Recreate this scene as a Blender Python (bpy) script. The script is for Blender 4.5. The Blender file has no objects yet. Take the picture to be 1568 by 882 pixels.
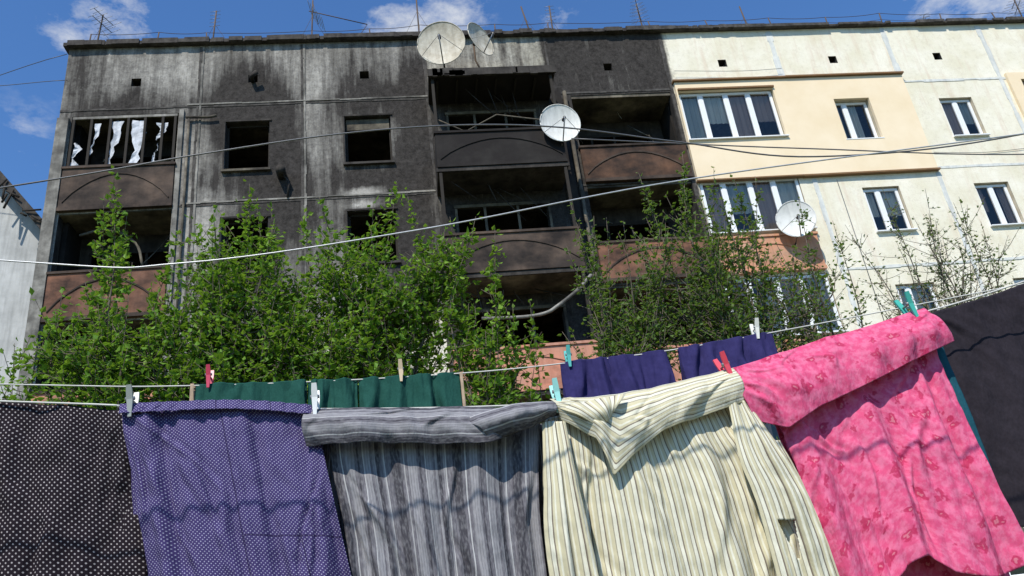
import bpy, math, random
import numpy as np
from mathutils import Vector, Matrix, noise
random.seed(7)
SC=bpy.context.scene; COL=SC.collection
SC.view_settings.view_transform='Standard'; SC.view_settings.look='None'; SC.view_settings.exposure=0

# ---------------------------------------------------------------- materials
def newmat(name, rough=0.8, spec=0.2):
    m=bpy.data.materials.new(name); m.use_nodes=True
    nt=m.node_tree; b=nt.nodes['Principled BSDF']
    b.inputs['Roughness'].default_value=rough
    b.inputs['Specular IOR Level'].default_value=spec
    return m,nt,b
def N(nt,t,**kw):
    n=nt.nodes.new(t)
    for k,v in kw.items(): setattr(n,k,v)
    return n
def L(nt,a,b): nt.links.new(a,b)
def math_(nt,op,a,b=None,c=None,clamp=False):
    n=nt.nodes.new('ShaderNodeMath'); n.operation=op; n.use_clamp=clamp
    for i,v in enumerate((a,b,c)):
        if v is None: continue
        if isinstance(v,(int,float)): n.inputs[i].default_value=v
        else: nt.links.new(v,n.inputs[i])
    return n.outputs[0]
def mixc(nt,f,a,b,blend='MIX'):
    n=nt.nodes.new('ShaderNodeMix'); n.data_type='RGBA'; n.blend_type=blend
    if isinstance(f,(int,float)): n.inputs[0].default_value=f
    else: nt.links.new(f,n.inputs[0])
    for i,v in ((6,a),(7,b)):
        if isinstance(v,tuple): n.inputs[i].default_value=(v[0],v[1],v[2],1)
        else: nt.links.new(v,n.inputs[i])
    return n.outputs[2]
def noise_(nt,vec,scale,detail=3,rough=0.55,mp=None):
    n=nt.nodes.new('ShaderNodeTexNoise'); n.inputs['Scale'].default_value=scale
    n.inputs['Detail'].default_value=detail; n.inputs['Roughness'].default_value=rough
    if mp:
        m=nt.nodes.new('ShaderNodeMapping'); m.inputs['Scale'].default_value=mp
        nt.links.new(vec,m.inputs[0]); vec=m.outputs[0]
    nt.links.new(vec,n.inputs['Vector']); return n.outputs['Fac']
def ramp(nt,f,stops,interp='LINEAR'):
    n=nt.nodes.new('ShaderNodeValToRGB'); cr=n.color_ramp; cr.interpolation=interp
    while len(cr.elements)<len(stops): cr.elements.new(0.5)
    for e,(p,c) in zip(cr.elements,stops):
        e.position=p; e.color=(c[0],c[1],c[2],1) if isinstance(c,tuple) else (c,c,c,1)
    nt.links.new(f,n.inputs[0]); return n.outputs[0]
def bump(nt,b,h,strength=0.3,dist=0.01):
    n=nt.nodes.new('ShaderNodeBump'); n.inputs['Strength'].default_value=strength; n.inputs['Distance'].default_value=dist
    nt.links.new(h,n.inputs['Height']); nt.links.new(n.outputs[0],b.inputs['Normal'])
def objc(nt): return nt.nodes.new('ShaderNodeTexCoord').outputs['Object']
def uvc(nt): return nt.nodes.new('ShaderNodeTexCoord').outputs['UV']

def mottled(name,c1,c2,scale=3,rough=0.85,soot=None,streak=True,bmp=0.2):
    m,nt,b=newmat(name,rough); o=objc(nt)
    f=ramp(nt,noise_(nt,o,scale,5,0.65),[(0.35,0.0),(0.65,1.0)])
    c=mixc(nt,f,c1,c2)
    if streak:
        s=ramp(nt,noise_(nt,o,1.0,3,0.6,(9,9,0.8)),[(0.45,0.0),(0.7,1.0)])
        c=mixc(nt,math_(nt,'MULTIPLY',s,0.35),c,tuple(v*0.45 for v in c1))
    if soot is not None:
        s=ramp(nt,noise_(nt,o,1.1,5,0.62,(1,1,1.5)),[(0.10+0.36*soot,1.0),(0.38+0.45*soot,0.0)])
        c=mixc(nt,math_(nt,'MULTIPLY',s,0.95),c,(0.018,0.015,0.014))
    L(nt,c,b.inputs['Base Color'])
    if bmp>0.1: bump(nt,b,noise_(nt,o,25,2),bmp,0.01)
    return m
def plain(name,c,rough=0.6,spec=0.3,metal=0,var=0.25,scale=12):
    m,nt,b=newmat(name,rough,spec); b.inputs['Metallic'].default_value=metal
    f=noise_(nt,objc(nt),scale,2)
    L(nt,mixc(nt,f,tuple(v*(1-var) for v in c),tuple(min(1,v*(1+var)) for v in c)),b.inputs['Base Color'])
    return m

def wall_material():
    m,nt,b=newmat('facade_concrete_and_paint',0.92,0.1); o=objc(nt)
    at=N(nt,'ShaderNodeAttribute',attribute_name='soot').outputs['Fac']
    cr=N(nt,'ShaderNodeAttribute',attribute_name='cream').outputs['Fac']
    n1=noise_(nt,o,1.3,7,0.72); n2=noise_(nt,o,9,5,0.75); st=noise_(nt,o,1.0,5,0.72,(4.5,4.5,0.4))
    conc=mixc(nt,ramp(nt,n1,[(0.35,0.0),(0.65,1.0)]),(0.29,0.27,0.235),(0.52,0.49,0.435))
    conc=mixc(nt,math_(nt,'MULTIPLY',ramp(nt,n2,[(0.45,0.0),(0.7,1.0)]),0.45),conc,(0.15,0.14,0.13))
    cream=mixc(nt,ramp(nt,n1,[(0.35,0.0),(0.65,1.0)]),(0.74,0.68,0.51),(0.86,0.805,0.665))
    cream=mixc(nt,math_(nt,'MULTIPLY',ramp(nt,n2,[(0.5,0.0),(0.75,1.0)]),0.4),cream,(0.52,0.45,0.33))
    cream=mixc(nt,math_(nt,'MULTIPLY',ramp(nt,st,[(0.52,0.0),(0.72,1.0)]),0.4),cream,(0.60,0.42,0.29))
    base=mixc(nt,cr,conc,cream)
    v=math_(nt,'ADD',at,math_(nt,'MULTIPLY',math_(nt,'SUBTRACT',n1,0.5),0.9))
    v=math_(nt,'ADD',v,math_(nt,'MULTIPLY',math_(nt,'SUBTRACT',st,0.5),1.4))
    v=math_(nt,'ADD',v,math_(nt,'MULTIPLY',math_(nt,'SUBTRACT',n2,0.5),0.7))
    gate=ramp(nt,at,[(0.02,0.0),(0.2,1.0)])
    f=math_(nt,'MULTIPLY',ramp(nt,v,[(0.12,0.0),(0.42,0.48),(0.85,0.97)]),gate)
    sootc=mixc(nt,ramp(nt,n2,[(0.35,0.0),(0.7,1.0)]),(0.012,0.010,0.009),(0.060,0.053,0.048))
    L(nt,mixc(nt,f,base,sootc),b.inputs['Base Color'])
    bump(nt,b,noise_(nt,o,30,4,0.75),0.4,0.025)
    return m
M_WALL=wall_material()
M_CHAR=mottled('charred_concrete',(0.025,0.022,0.02),(0.075,0.066,0.058),2.2,0.95)
M_CHARL=mottled('sooty_slab',(0.10,0.088,0.068),(0.30,0.26,0.19),1.6,0.95,soot=0.6)
M_STAIN=mottled('stained_concrete',(0.16,0.15,0.13),(0.34,0.32,0.28),3,0.95,soot=0.4)
M_BLACK=mottled('burnt_interior',(0.012,0.011,0.01),(0.035,0.03,0.026),1.5,1.0,bmp=0)
M_JOINT=mottled('panel_joint_mastic',(0.04,0.036,0.032),(0.11,0.10,0.09),6,0.95,bmp=0)
M_JOINTC=mottled('pale_joint_mastic',(0.58,0.59,0.56),(0.74,0.73,0.66),5,0.9,bmp=0)
M_BEIGE=mottled('insulation_render_beige',(0.80,0.64,0.42),(0.86,0.71,0.50),0.9,0.9,streak=False,bmp=0)
M_REVEAL=mottled('plaster_reveal',(0.5,0.42,0.3),(0.65,0.57,0.42),4,0.9,bmp=0)
M_ROOF=mottled('roof_edge_bitumen',(0.035,0.03,0.028),(0.09,0.08,0.07),5,0.9)
M_FLASH=plain('brown_flashing',(0.22,0.12,0.05),0.5)
M_PBROWN=mottled('parapet_scorched',(0.17,0.088,0.052),(0.11,0.066,0.046),1.3,0.9,soot=0.75)
M_PBLACK=mottled('parapet_black',(0.05,0.045,0.04),(0.03,0.027,0.024),1.6,0.9,soot=0.95)
M_PMID=mottled('parapet_brown',(0.16,0.11,0.08),(0.09,0.068,0.055),1.3,0.9,soot=0.75)
M_PRED=mottled('parapet_reddish',(0.34,0.155,0.09),(0.21,0.115,0.08),1.3,0.9,soot=0.6)
M_PSALM=mottled('parapet_salmon',(0.64,0.26,0.165),(0.52,0.27,0.19),1.6,0.9,soot=0.22)
M_PORNG=mottled('parapet_orange_paint',(0.60,0.27,0.15),(0.55,0.33,0.22),2.5,0.9,soot=0.15)
M_PVC=plain('white_pvc',(0.8,0.8,0.78),0.35,0.5,var=0.05)
M_WOODF=plain('weathered_frame',(0.30,0.22,0.15),0.7)
M_CHFRAME=plain('charred_wood_frame',(0.03,0.025,0.02),0.9)
M_FILM=mottled('torn_white_film',(0.42,0.43,0.45),(0.66,0.68,0.72),5,0.6,bmp=0.3)
M_METAL=plain('galvanised_steel',(0.32,0.31,0.3),0.45,0.5,metal=0.6)
M_RUST=plain('rusty_steel',(0.10,0.07,0.05),0.8)
M_DISHW=mottled('dish_white',(0.66,0.65,0.6),(0.78,0.77,0.72),4,0.45,streak=True,bmp=0.02)
M_DISHG=mottled('dish_smoked',(0.42,0.37,0.28),(0.68,0.63,0.52),3,0.6,streak=True,bmp=0.05)
M_CABLE=plain('cable_sheath',(0.10,0.10,0.10),0.4,0.5)
M_CABLEW=plain('bare_aluminium_cable',(0.5,0.5,0.49),0.35,0.6,metal=0.3)
M_ROPE=plain('clothesline_cord',(0.6,0.58,0.52),0.7)
def glassmat():
    m=bpy.data.materials.new('window_glass'); m.use_nodes=True; nt=m.node_tree; nt.nodes.clear()
    o=N(nt,'ShaderNodeOutputMaterial'); mx=N(nt,'ShaderNodeMixShader'); t=N(nt,'ShaderNodeBsdfTransparent'); g=N(nt,'ShaderNodeBsdfGlossy')
    t.inputs[0].default_value=(0.87,0.87,0.83,1); g.inputs['Roughness'].default_value=0.04; g.inputs[0].default_value=(0.8,0.77,0.72,1)
    fr=N(nt,'ShaderNodeFresnel'); fr.inputs[0].default_value=1.45
    L(nt,math_(nt,'ADD',math_(nt,'MULTIPLY',fr.outputs[0],0.9),0.04,clamp=True),mx.inputs[0])
    L(nt,t.outputs[0],mx.inputs[1]); L(nt,g.outputs[0],mx.inputs[2]); L(nt,mx.outputs[0],o.inputs[0]); return m
M_GLASS=glassmat()
def curtainmat(name,c):
    m,nt,b=newmat(name,0.9); o=objc(nt)
    s=noise_(nt,o,1.0,2,0.5,(14,14,0.3))
    L(nt,mixc(nt,s,tuple(v*0.45 for v in c),c),b.inputs['Base Color']); return m
M_CURT=[curtainmat('curtain_white',(0.8,0.8,0.75)),curtainmat('curtain_rose',(0.58,0.44,0.40)),curtainmat('blind_grey',(0.55,0.60,0.60))]
def leafmat(name,c1,c2,c3):
    m=bpy.data.materials.new(name); m.use_nodes=True; nt=m.node_tree; nt.nodes.clear()
    o=N(nt,'ShaderNodeOutputMaterial'); mx=N(nt,'ShaderNodeMixShader'); d=N(nt,'ShaderNodeBsdfPrincipled'); t=N(nt,'ShaderNodeBsdfTranslucent')
    d.inputs['Roughness'].default_value=0.55; d.inputs['Specular IOR Level'].default_value=0.2
    a=N(nt,'ShaderNodeAttribute',attribute_name='tint').outputs['Fac']
    c=ramp(nt,a,[(0.0,c1),(0.5,c2),(1.0,c3)])
    L(nt,c,d.inputs['Base Color']); L(nt,mixc(nt,0.5,c,(0.30,0.48,0.03)),t.inputs[0]); mx.inputs[0].default_value=0.38
    L(nt,d.outputs[0],mx.inputs[1]); L(nt,t.outputs[0],mx.inputs[2]); L(nt,mx.outputs[0],o.inputs[0]); return m
M_LEAF=leafmat('leaf_fresh_green',(0.05,0.12,0.012),(0.125,0.255,0.025),(0.25,0.40,0.05))
M_LEAF2=leafmat('leaf_olive_green',(0.045,0.09,0.018),(0.09,0.16,0.035),(0.17,0.25,0.07))
M_LEAF3=leafmat('leaf_pale_buds',(0.09,0.12,0.05),(0.18,0.21,0.11),(0.45,0.44,0.36))
M_BARK=mottled('bark',(0.10,0.08,0.06),(0.2,0.17,0.13),9,0.95,bmp=0)

# ---------------------------------------------------------------- mesh builder
class MB:
    def __init__(s,name): s.name=name; s.v=[]; s.f=[]; s.mi=[]; s.mats=[]; s.sm=[]
    def m(s,mat):
        if mat not in s.mats: s.mats.append(mat)
        return s.mats.index(mat)
    def add(s,vs,fs,mat,smooth=False):
        k=len(s.v); i=s.m(mat); s.v+= [tuple(p) for p in vs]
        for f in fs: s.f.append(tuple(k+a for a in f)); s.mi.append(i); s.sm.append(smooth)
    def box(s,x0,x1,y0,y1,z0,z1,mat):
        s.add([(x0,y0,z0),(x1,y0,z0),(x1,y1,z0),(x0,y1,z0),(x0,y0,z1),(x1,y0,z1),(x1,y1,z1),(x0,y1,z1)],
              [(0,3,2,1),(4,5,6,7),(0,1,5,4),(1,2,6,5),(2,3,7,6),(3,0,4,7)],mat)
    def tube(s,pts,r,mat,n=6,smooth=True):
        pts=[Vector(p) for p in pts]; R=r if isinstance(r,(list,tuple)) else [r]*len(pts)
        vs=[];fs=[]
        for i,p in enumerate(pts):
            d=(pts[min(i+1,len(pts)-1)]-pts[max(i-1,0)])
            if d.length<1e-9: d=Vector((0,0,1))
            d.normalize(); a=d.orthogonal() if abs(d.z)>0.9 else d.cross(Vector((0,0,1)))
            a.normalize(); b=d.cross(a)
            for k in range(n):
                t=2*math.pi*k/n; vs.append(p+(a*math.cos(t)+b*math.sin(t))*R[i])
        for i in range(len(pts)-1):
            for k in range(n): fs.append((i*n+k,i*n+(k+1)%n,(i+1)*n+(k+1)%n,(i+1)*n+k))
        fs.append(tuple(range(n-1,-1,-1))); fs.append(tuple(range((len(pts)-1)*n,len(pts)*n)))
        s.add(vs,fs,mat,smooth)
    def done(s,parent=None):
        me=bpy.data.meshes.new(s.name); me.from_pydata(s.v,[],s.f)
        for m in s.mats: me.materials.append(m)
        me.polygons.foreach_set('material_index',s.mi); me.polygons.foreach_set('use_smooth',s.sm)
        me.update(); o=bpy.data.objects.new(s.name,me); COL.objects.link(o)
        if parent: o.parent=parent
        return o
def empty(name):
    o=bpy.data.objects.new(name,None); COL.objects.link(o); return o
def spline(pts,n=12):
    P=[np.array(p,float) for p in pts]; P=[2*P[0]-P[1]]+P+[2*P[-1]-P[-2]]; out=[]
    for i in range(1,len(P)-2):
        for k in range(n):
            t=k/n; a,b,c,d=P[i-1:i+3]
            out.append(0.5*((2*b)+(c-a)*t+(2*a-5*b+4*c-d)*t*t+(3*b-a-3*c+d)*t**3))
    out.append(P[-2]); return out

# ---------------------------------------------------------------- apartment block
BLD=empty('burned_apartment_block')
YF=17.4; XL=-8.36; XR=27.0; ZR=17.35
BAYS=[-8.36,-5.05,-2.45,0.82,4.15,7.45,10.7,14.2,17.25,20.5,23.8,27.0]
LEV=[12.45,9.62,6.79,3.96,1.13]
holes=[]
for i,B in enumerate(LEV):
    holes.append((-8.05,-5.5,B+0.03,B+2.74,'burn',0.25))
    holes.append((4.62,7.38,B+0.03,B+2.82,'burn',0.25))
    holes.append((-4.33,-3.26,B+0.93,B+2.37,'burn',0.3))
    holes.append((-1.38,-0.22,B+0.97,B+2.40,'burn',0.3))
    holes.append((1.25,1.95,B+0.12,B+2.3,'burn',0.3))
    holes.append((1.95,3.55,B+0.95,B+2.3,'burn',0.3))
    holes.append((7.56,10.27,B+1.14,B+2.76,'ok',0.2))
    holes.append((11.93,12.97,B+0.96,B+2.31,'ok',0.16))
    holes.append((15.1,16.1,B+0.93,B+2.26,'ok',0.16))
    holes.append((17.78,20.3,B+1.14,B+2.76,'ok',0.2))
    holes.append((21.5,22.6,B+0.96,B+2.31,'ok',0.16))
for x in (-6.61,-3.70,-0.83,2.54,5.80,9.09,12.38,15.60,18.9,22.1):
    holes.append((x-0.12,x+0.12,16.08,16.33,'vent',0.35))

blobs=[(-6.8,15.3,1.7,0.6,0.6),(-7.9,16.4,0.5,1.0,0.3),(-3.7,16.2,0.75,0.8,0.55),(-3.8,15.3,1.0,0.9,0.75),(-2.95,14.2,0.4,1.3,0.65),
 (-4.55,14.2,0.3,1.2,0.45),(-2.94,12.9,0.5,0.85,1.2),(-3.2,12.0,0.9,0.9,0.9),(-3.8,13.1,0.9,0.4,0.5),(-0.9,16.2,0.6,0.8,0.35),(0.5,16.0,0.6,1.2,0.55),
 (-0.8,15.25,1.0,0.6,0.65),(0.4,14.0,0.5,1.8,0.65),(-1.7,14.2,0.3,0.9,0.25),(-0.8,12.95,1.1,0.55,0.65),(-0.6,11.7,1.4,1.0,0.6),(0.2,10.6,0.7,1.8,0.65),(-3.9,10.2,1.0,0.9,0.6),
 (-2.1,14.0,0.25,1.4,-0.15),(-0.95,12.55,0.42,0.12,-1.4),(-1.0,12.22,0.38,0.1,-0.9),(2.4,15.7,1.4,0.35,0.6),(3.4,16.6,0.5,0.7,-0.25),
 (-5.2,14,0.28,2.5,-0.15),(-4.75,11.3,0.4,1.2,-0.2),(-6.0,16.4,0.7,0.5,-0.15),(7.75,15.6,0.35,0.35,0.4),(7.7,16.8,0.25,0.5,0.3),
 (-6.61,15.9,0.2,0.35,0.3),(-0.83,15.9,0.2,0.35,0.3)]
def soot_at(x,z):
    if x>7.47:
        s=0.55*math.exp(-((x-7.45)/0.28)**2)*(0.5+0.5*noise.noise(Vector((1,z*2,0)))) if z>15.5 or z<12.3 else 0
        return max(0,s)
    if x>4.12: return 0.98 if z>6 else 0.6
    if x>0.75: return 0.5 if z>15.35 and x<4.1 else 0.95
    s=0.37+0.25*noise.noise(Vector((x*0.6,z*0.5,3.1)))
    if z<9.0: s-=0.30*min(1,(9.0-z)/0.9)
    for bx,bz,rx,rz,a in blobs:
        d=((x-bx)/rx)**2+((z-bz)/rz)**2
        if d<9: s+=a*math.exp(-d)
    return min(1.1,max(0.0,s))
def facade():
    xs=set(np.round(np.arange(XL,XR+0.01,0.14),3)); zs=set(np.round(np.arange(-0.4,ZR+0.01,0.14),3))
    for h in holes: xs|={h[0],h[1]}; zs|={h[2],h[3]}
    def clean(v,keep):
        v=sorted(v); out=[v[0]]
        for a in v[1:]:
            if a-out[-1]<0.03:
                if a in keep: out[-1]=a if out[-1] not in keep else out[-1]
                if a in keep and out[-1]!=a: out.append(a)
                continue
            out.append(a)
        return out
    kx={h[0] for h in holes}|{h[1] for h in holes}; kz={h[2] for h in holes}|{h[3] for h in holes}
    xs=clean(xs|{XR},kx); zs=clean(zs|{ZR},kz)
    nx,nz=len(xs),len(zs)
    vs=[];so=[];cr=[]
    for z in zs:
        for x in xs:
            j=0.006*noise.noise(Vector((x*0.7,0,z*0.7)))
            vs.append((x,YF+j,z)); so.append(soot_at(x,z))
            cr.append(1.0 if x>7.46 else (0.85 if (z<9.0 and x<0.8) else (0.5 if (z>15.35 and x>0.8 and x<4.15) else 0.0)))
    H=np.array([h[:4] for h in holes]); fs=[]
    for k in range(nz-1):
        zc=(zs[k]+zs[k+1])/2; Hk=H[(H[:,2]<zc)&(H[:,3]>zc)]
        for i in range(nx-1):
            xc=(xs[i]+xs[i+1])/2
            if len(Hk) and np.any((Hk[:,0]<xc)&(Hk[:,1]>xc)): continue
            a=k*nx+i; fs.append((a,a+1,a+nx+1,a+nx))
    me=bpy.data.meshes.new('facade_wall'); me.from_pydata(vs,[],fs)
    for n,d in (('soot',so),('cream',cr)):
        at=me.attributes.new(n,'FLOAT','POINT'); at.data.foreach_set('value',d)
    me.materials.append(M_WALL); o=bpy.data.objects.new('facade_wall',me); COL.objects.link(o); o.parent=BLD
facade()
rv=MB('opening_reveals')
for x0,x1,z0,z1,k,d in holes:
    mt={'burn':M_CHAR,'ok':M_REVEAL,'vent':M_CHAR}[k]; y0=YF+0.0; y1=YF+d
    rv.add([(x0,y0,z0),(x1,y0,z0),(x1,y0,z1),(x0,y0,z1),(x0,y1,z0),(x1,y1,z0),(x1,y1,z1),(x0,y1,z1)],
           [(0,1,5,4),(1,2,6,5),(2,3,7,6),(3,0,4,7)],mt)
    if k=='vent': rv.add([(x0,y1,z0),(x1,y1,z0),(x1,y1,z1),(x0,y1,z1)],[(0,1,2,3)],M_BLACK)
rv.done(BLD)
st=MB('floors_partitions_and_roof')
for B in LEV+[15.28]:
    st.box(XL+0.02,7.44,YF+0.02,27,B-0.10,B,M_CHARL)
    st.box(7.46,XR-0.02,YF+0.3,27,B-0.10,B,M_REVEAL)
for i,x in enumerate(BAYS):
    mt=M_BLACK if x<7.5 else M_REVEAL
    a=x-0.08 if i else x+0.26
    st.box(a,a+0.14,YF+0.35,26.9,-0.3,17.2,mt)
st.box(XL+0.15,XR-0.1,22.5,22.7,0,17.2,M_BLACK)
st.box(XL,XR,27.0,27.3,-0.3,17.3,M_JOINT)
st.box(XL,XL+0.25,YF+0.05,27.0,-0.3,17.3,M_STAIN)
st.box(XR-0.25,XR,YF+0.05,27.0,-0.3,17.3,M_JOINTC)
st.box(XL-0.10,7.4,YF-0.14,27.5,ZR+0.003,ZR+0.11,M_ROOF)
st.box(7.4,XR+0.1,YF-0.12,27.5,ZR+0.003,ZR+0.07,M_ROOF)
for i in range(130):
    x=random.uniform(XL,XR-1); w=random.uniform(0.1,0.9)
    st.box(x,x+w,YF-0.16-random.random()*0.02,YF-0.05,ZR+0.02-random.random()*0.03,ZR+(0.125 if x<7 else 0.08)+random.random()*0.04,M_ROOF if x<7 else M_JOINT)
st.done(BLD)
lg=MB('loggia_back_walls')
for B in LEV:
    for x0,x1 in ((-8.1,-5.12),(4.2,7.36)):
        y=18.55; w=(x1-x0)
        lg.box(x0,x0+0.35*w/2.9,y,y+0.12,B,B+2.72,M_CHAR); lg.box(x1-0.35,x1,y,y+0.12,B,B+2.72,M_CHAR)
        lg.box(x0+0.36,x1-0.36,y,y+0.12,B+2.3,B+2.72,M_CHAR)
        lg.box(x0+1.1,x1-0.36,y,y+0.12,B,B+0.9,M_CHARL)
        for fx in (x0+0.38,x0+1.05,x0+1.7,x1-0.42):
            lg.box(fx,fx+0.06,y-0.05,y-0.002,B+0.1,B+2.29,M_CHFRAME)
        lg.box(x0+0.38,x1-0.36,y-0.06,y-0.003,B+2.2,B+2.28,M_CHFRAME)
        for k in range(10):
            a=random.uniform(x0+0.3,x1-0.5); z=B+random.uniform(0.9,2.5)
            lg.tube([(a,17.9+random.random()*0.5,z),(a+random.uniform(-.5,.6),18+random.random()*0.4,z+random.uniform(-.9,.4))],0.012+random.random()*0.012,M_CHARL,4)
lg.tube(spline([(-7.7,17.8,12.0),(-7.0,17.75,12.1),(-6.4,17.8,11.7),(-6.2,17.8,11.1)],5),0.035,M_CHARL,6)
lg.done(BLD)
jt=MB('panel_joints')
def joint_v(x,z0,z1,w,mat,dy=0.012):
    z=z0
    while z<z1:
        h=random.uniform(0.25,0.6); a=random.uniform(-0.008,0.008); ww=w*random.uniform(0.75,1.25); e=min(z+h,z1)
        jt.box(x-ww/2+a,x+ww/2+a,YF-dy,YF+0.02,z,e,mat); z=e
def joint_h(z,x0,x1,h,mat,dy=0.014):
    x=x0
    while x<x1:
        w=random.uniform(0.25,0.7); a=random.uniform(-0.01,0.01); hh=h*random.uniform(0.7,1.3); e=min(x+w,x1)
        jt.box(x,e,YF-dy,YF+0.02,z-hh/2+a,z+hh/2+a,mat); x=e
for x in (-5.05,-2.45): joint_v(x,-0.3,17.3,0.06,M_JOINT); joint_v(x+0.07,-0.3,17.3,0.05,M_STAIN,0.02)
joint_v(0.79,-0.3,17.3,0.08,M_JOINT); joint_v(4.15,15.3,17.3,0.06,M_JOINT); joint_v(7.45,-0.3,17.3,0.09,M_JOINT)
for z in [15.36]+[l-0.02 for l in LEV[:4]]:
    joint_h(z,-5.3,0.79,0.055,M_JOINT); joint_h(z+0.055,-5.3,0.79,0.04,M_STAIN,0.03)
    joint_h(z+0.01,-8.36,-5.3,0.05,M_JOINT); joint_h(z,4.2,7.4,0.05,M_JOINT)
for x in (10.7,14.2,17.25,20.5,23.8):
    joint_v(x,15.6,17.3,0.16,M_JOINTC); joint_v(x,-0.3,12.28 if x<14.3 else 15.6,0.12,M_JOINTC)
for z in (15.33,12.42,9.6,6.77,3.94):
    joint_h(z,14.25 if z>12 else 10.75,XR,0.07,M_JOINTC)
jt.done(BLD)
pl=MB('corner_pilaster_and_pipes')
pl.box(-8.36,-8.09,YF-0.10,YF-0.016,-0.3,15.1,M_STAIN)
pl.box(-5.47,-5.36,YF-0.06,YF-0.016,-0.3,15.25,M_STAIN)
pl.tube([(-5.3,YF-0.08,14.98),(-4.75,YF-0.09,14.95),(-4.55,YF-0.1,14.98)],0.035,M_CHARL)
pl.tube([(-5.22,YF-0.07,14.98),(-5.22,YF-0.07,8)],0.03,M_CHARL)
pl.tube([(-2.94,YF+0.1,13.14),(-2.94,YF-0.25,13.16),(-2.92,YF-0.34,13.12)],0.12,M_CHAR,12)
pl.tube([(-2.94,YF-0.2,13.12),(-2.75,YF-0.1,12.9),(-2.8,YF-0.05,12.5)],0.03,M_CHAR)
pl.tube([(-3.7,YF+0.0,16.12),(-3.7,YF-0.2,16.1),(-3.55,YF-0.25,16.22)],0.06,M_CHAR,8)
pl.box(4.12,4.3,YF-0.25,YF-0.02,4,15.25,M_PBLACK)
pl.tube([(4.42,YF-0.15,4),(4.42,YF-0.15,15.3)],0.05,M_CHARL)
pl.tube(spline([(7.6,YF-0.11,15.9),(9.5,YF-0.11,15.82),(10.7,YF-0.11,15.86)],4),0.008,M_CABLE,4)
pl.tube(spline([(14.3,YF-0.03,12.9),(15.8,YF-0.03,12.82),(17.2,YF-0.03,12.9)],4),0.008,M_CABLE,4)
pl.tube([(11.3,YF-0.03,12.2),(11.32,YF-0.03,8.0)],0.008,M_CABLE,4)
pl.done(BLD)
def parapet(mb,x0,x1,y,z0,z1,mat,trim,rail=True):
    mb.box(x0,x1,y,y+0.08,z0,z1,mat)
    mb.box(x0-0.03,x1+0.03,y-0.035,y+0.1,z1+0.002,z1+0.06,trim)
    mb.box(x0-0.01,x1+0.01,y-0.03,y-0.002,z0,z0+0.09,trim)
    for k in range(1,13):
        t0=(k-1)/12; t1=k/12; f=lambda t:z0+0.22+(z1-z0-0.42)*math.sin(math.pi*t)**0.8
        xa=x0+0.08+(x1-x0-0.16)*t0; xb=x0+0.08+(x1-x0-0.16)*t1
        mb.add([(xa,y-0.022,f(t0)),(xb,y-0.022,f(t1)),(xb,y-0.022,f(t1)+0.045),(xa,y-0.022,f(t0)+0.045),
                (xa,y+0.01,f(t0)),(xb,y+0.01,f(t1)),(xb,y+0.01,f(t1)+0.045),(xa,y+0.01,f(t0)+0.045)],
               [(0,1,2,3),(3,2,6,7),(1,0,4,5)],trim)
pp=MB('loggia_parapets')
pm1=[M_PMID,M_PRED,M_PSALM,M_PSALM,M_PSALM]; pm5=[M_PBROWN,M_PRED,M_PSALM,M_PSALM,M_PSALM]
for i,B in enumerate(LEV):
    parapet(pp,-8.06,-5.49,YF-0.09,B-0.05,B+1.12,pm1[i],M_PMID if i<3 else M_PSALM)
    parapet(pp,4.60,7.42,YF-0.09,B+0.02,B+1.06,pm5[i],M_PMID if i<2 else M_PSALM)
    if i>0: parapet(pp,7.6,10.25,YF-0.09,B+0.0,B+0.98,M_PORNG,M_PORNG)
pp.done(BLD)
bc=MB('projecting_balconies'); YB=16.3
bm=[M_PBLACK,M_PMID,M_PSALM,M_PSALM,M_PSALM]
bc.box(0.80,4.02,YB-0.06,YF-0.02,15.14,15.3,M_PBLACK)
bc.box(0.78,4.04,YB-0.1,YB-0.06,15.1,15.32,M_CHAR)
for k in range(14):
    a=random.uniform(0.8,3.6); bc.box(a,a+random.uniform(.1,.4),YB-0.12,YB-0.05,15.06+random.random()*.05,15.14+random.random()*.2,M_CHAR)
for i,B in enumerate(LEV):
    bc.box(0.82,3.98,YB+0.02,YF-0.02,B-0.12,B+0.0,M_CHARL if i else M_CHAR)
    bc.box(0.80,4.0,YB-0.02,YB+0.018,B-0.13,B-0.03,M_CHAR)
    parapet(bc,0.84,3.95,YB-0.02,B-0.02,B+0.95,bm[i],bm[i])
    bc.box(0.84,0.9,YB+0.07,YF-0.02,B,B+0.93,bm[i]); bc.box(3.89,3.95,YB+0.07,YF-0.02,B,B+0.93,bm[i])
    bc.box(0.86,0.93,YB,YB+0.06,B+1.03,B+2.68,M_CHFRAME); bc.box(3.86,3.93,YB,YB+0.06,B+1.03,B+2.68,M_CHFRAME)
    bc.box(1.2,3.6,YF-0.06,YF-0.02,B+2.31,B+2.39,M_CHARL)
    for fx in (1.22,1.93,2.75,3.54): bc.box(fx,fx+0.06,YF-0.05,YF-0.018,B+0.1,B+2.3,M_CHARL)
    for k in range(5):
        a=random.uniform(1,3); y=random.uniform(16.6,17.1)
        bc.tube([(a,y,B+2.65),(a+random.uniform(-.4,1.0),y,B+random.uniform(1.7,2.4))],0.012,M_CHAR,4)
for k in range(6):
    x=1.0+k*0.5; bc.box(x,x+0.05,YB+0.1,YF-0.1,15.08,15.138,M_CHFRAME)
bc.tube([(0.95,YB+0.1,13.9),(1.6,YB+0.15,13.55),(2.4,YB+0.05,13.95),(3.9,YB+0.1,13.7)],0.02,M_CHARL,5)
bc.tube(spline([(4.1,YB-0.05,9.4),(3.7,YB-0.1,9.0),(3.2,YB-0.08,8.65),(2.9,YB-0.06,8.5),(2.4,YB-0.05,8.45),(1.5,YB,8.5)],5),0.04,M_STAIN,8)
bc.done(BLD)
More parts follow.
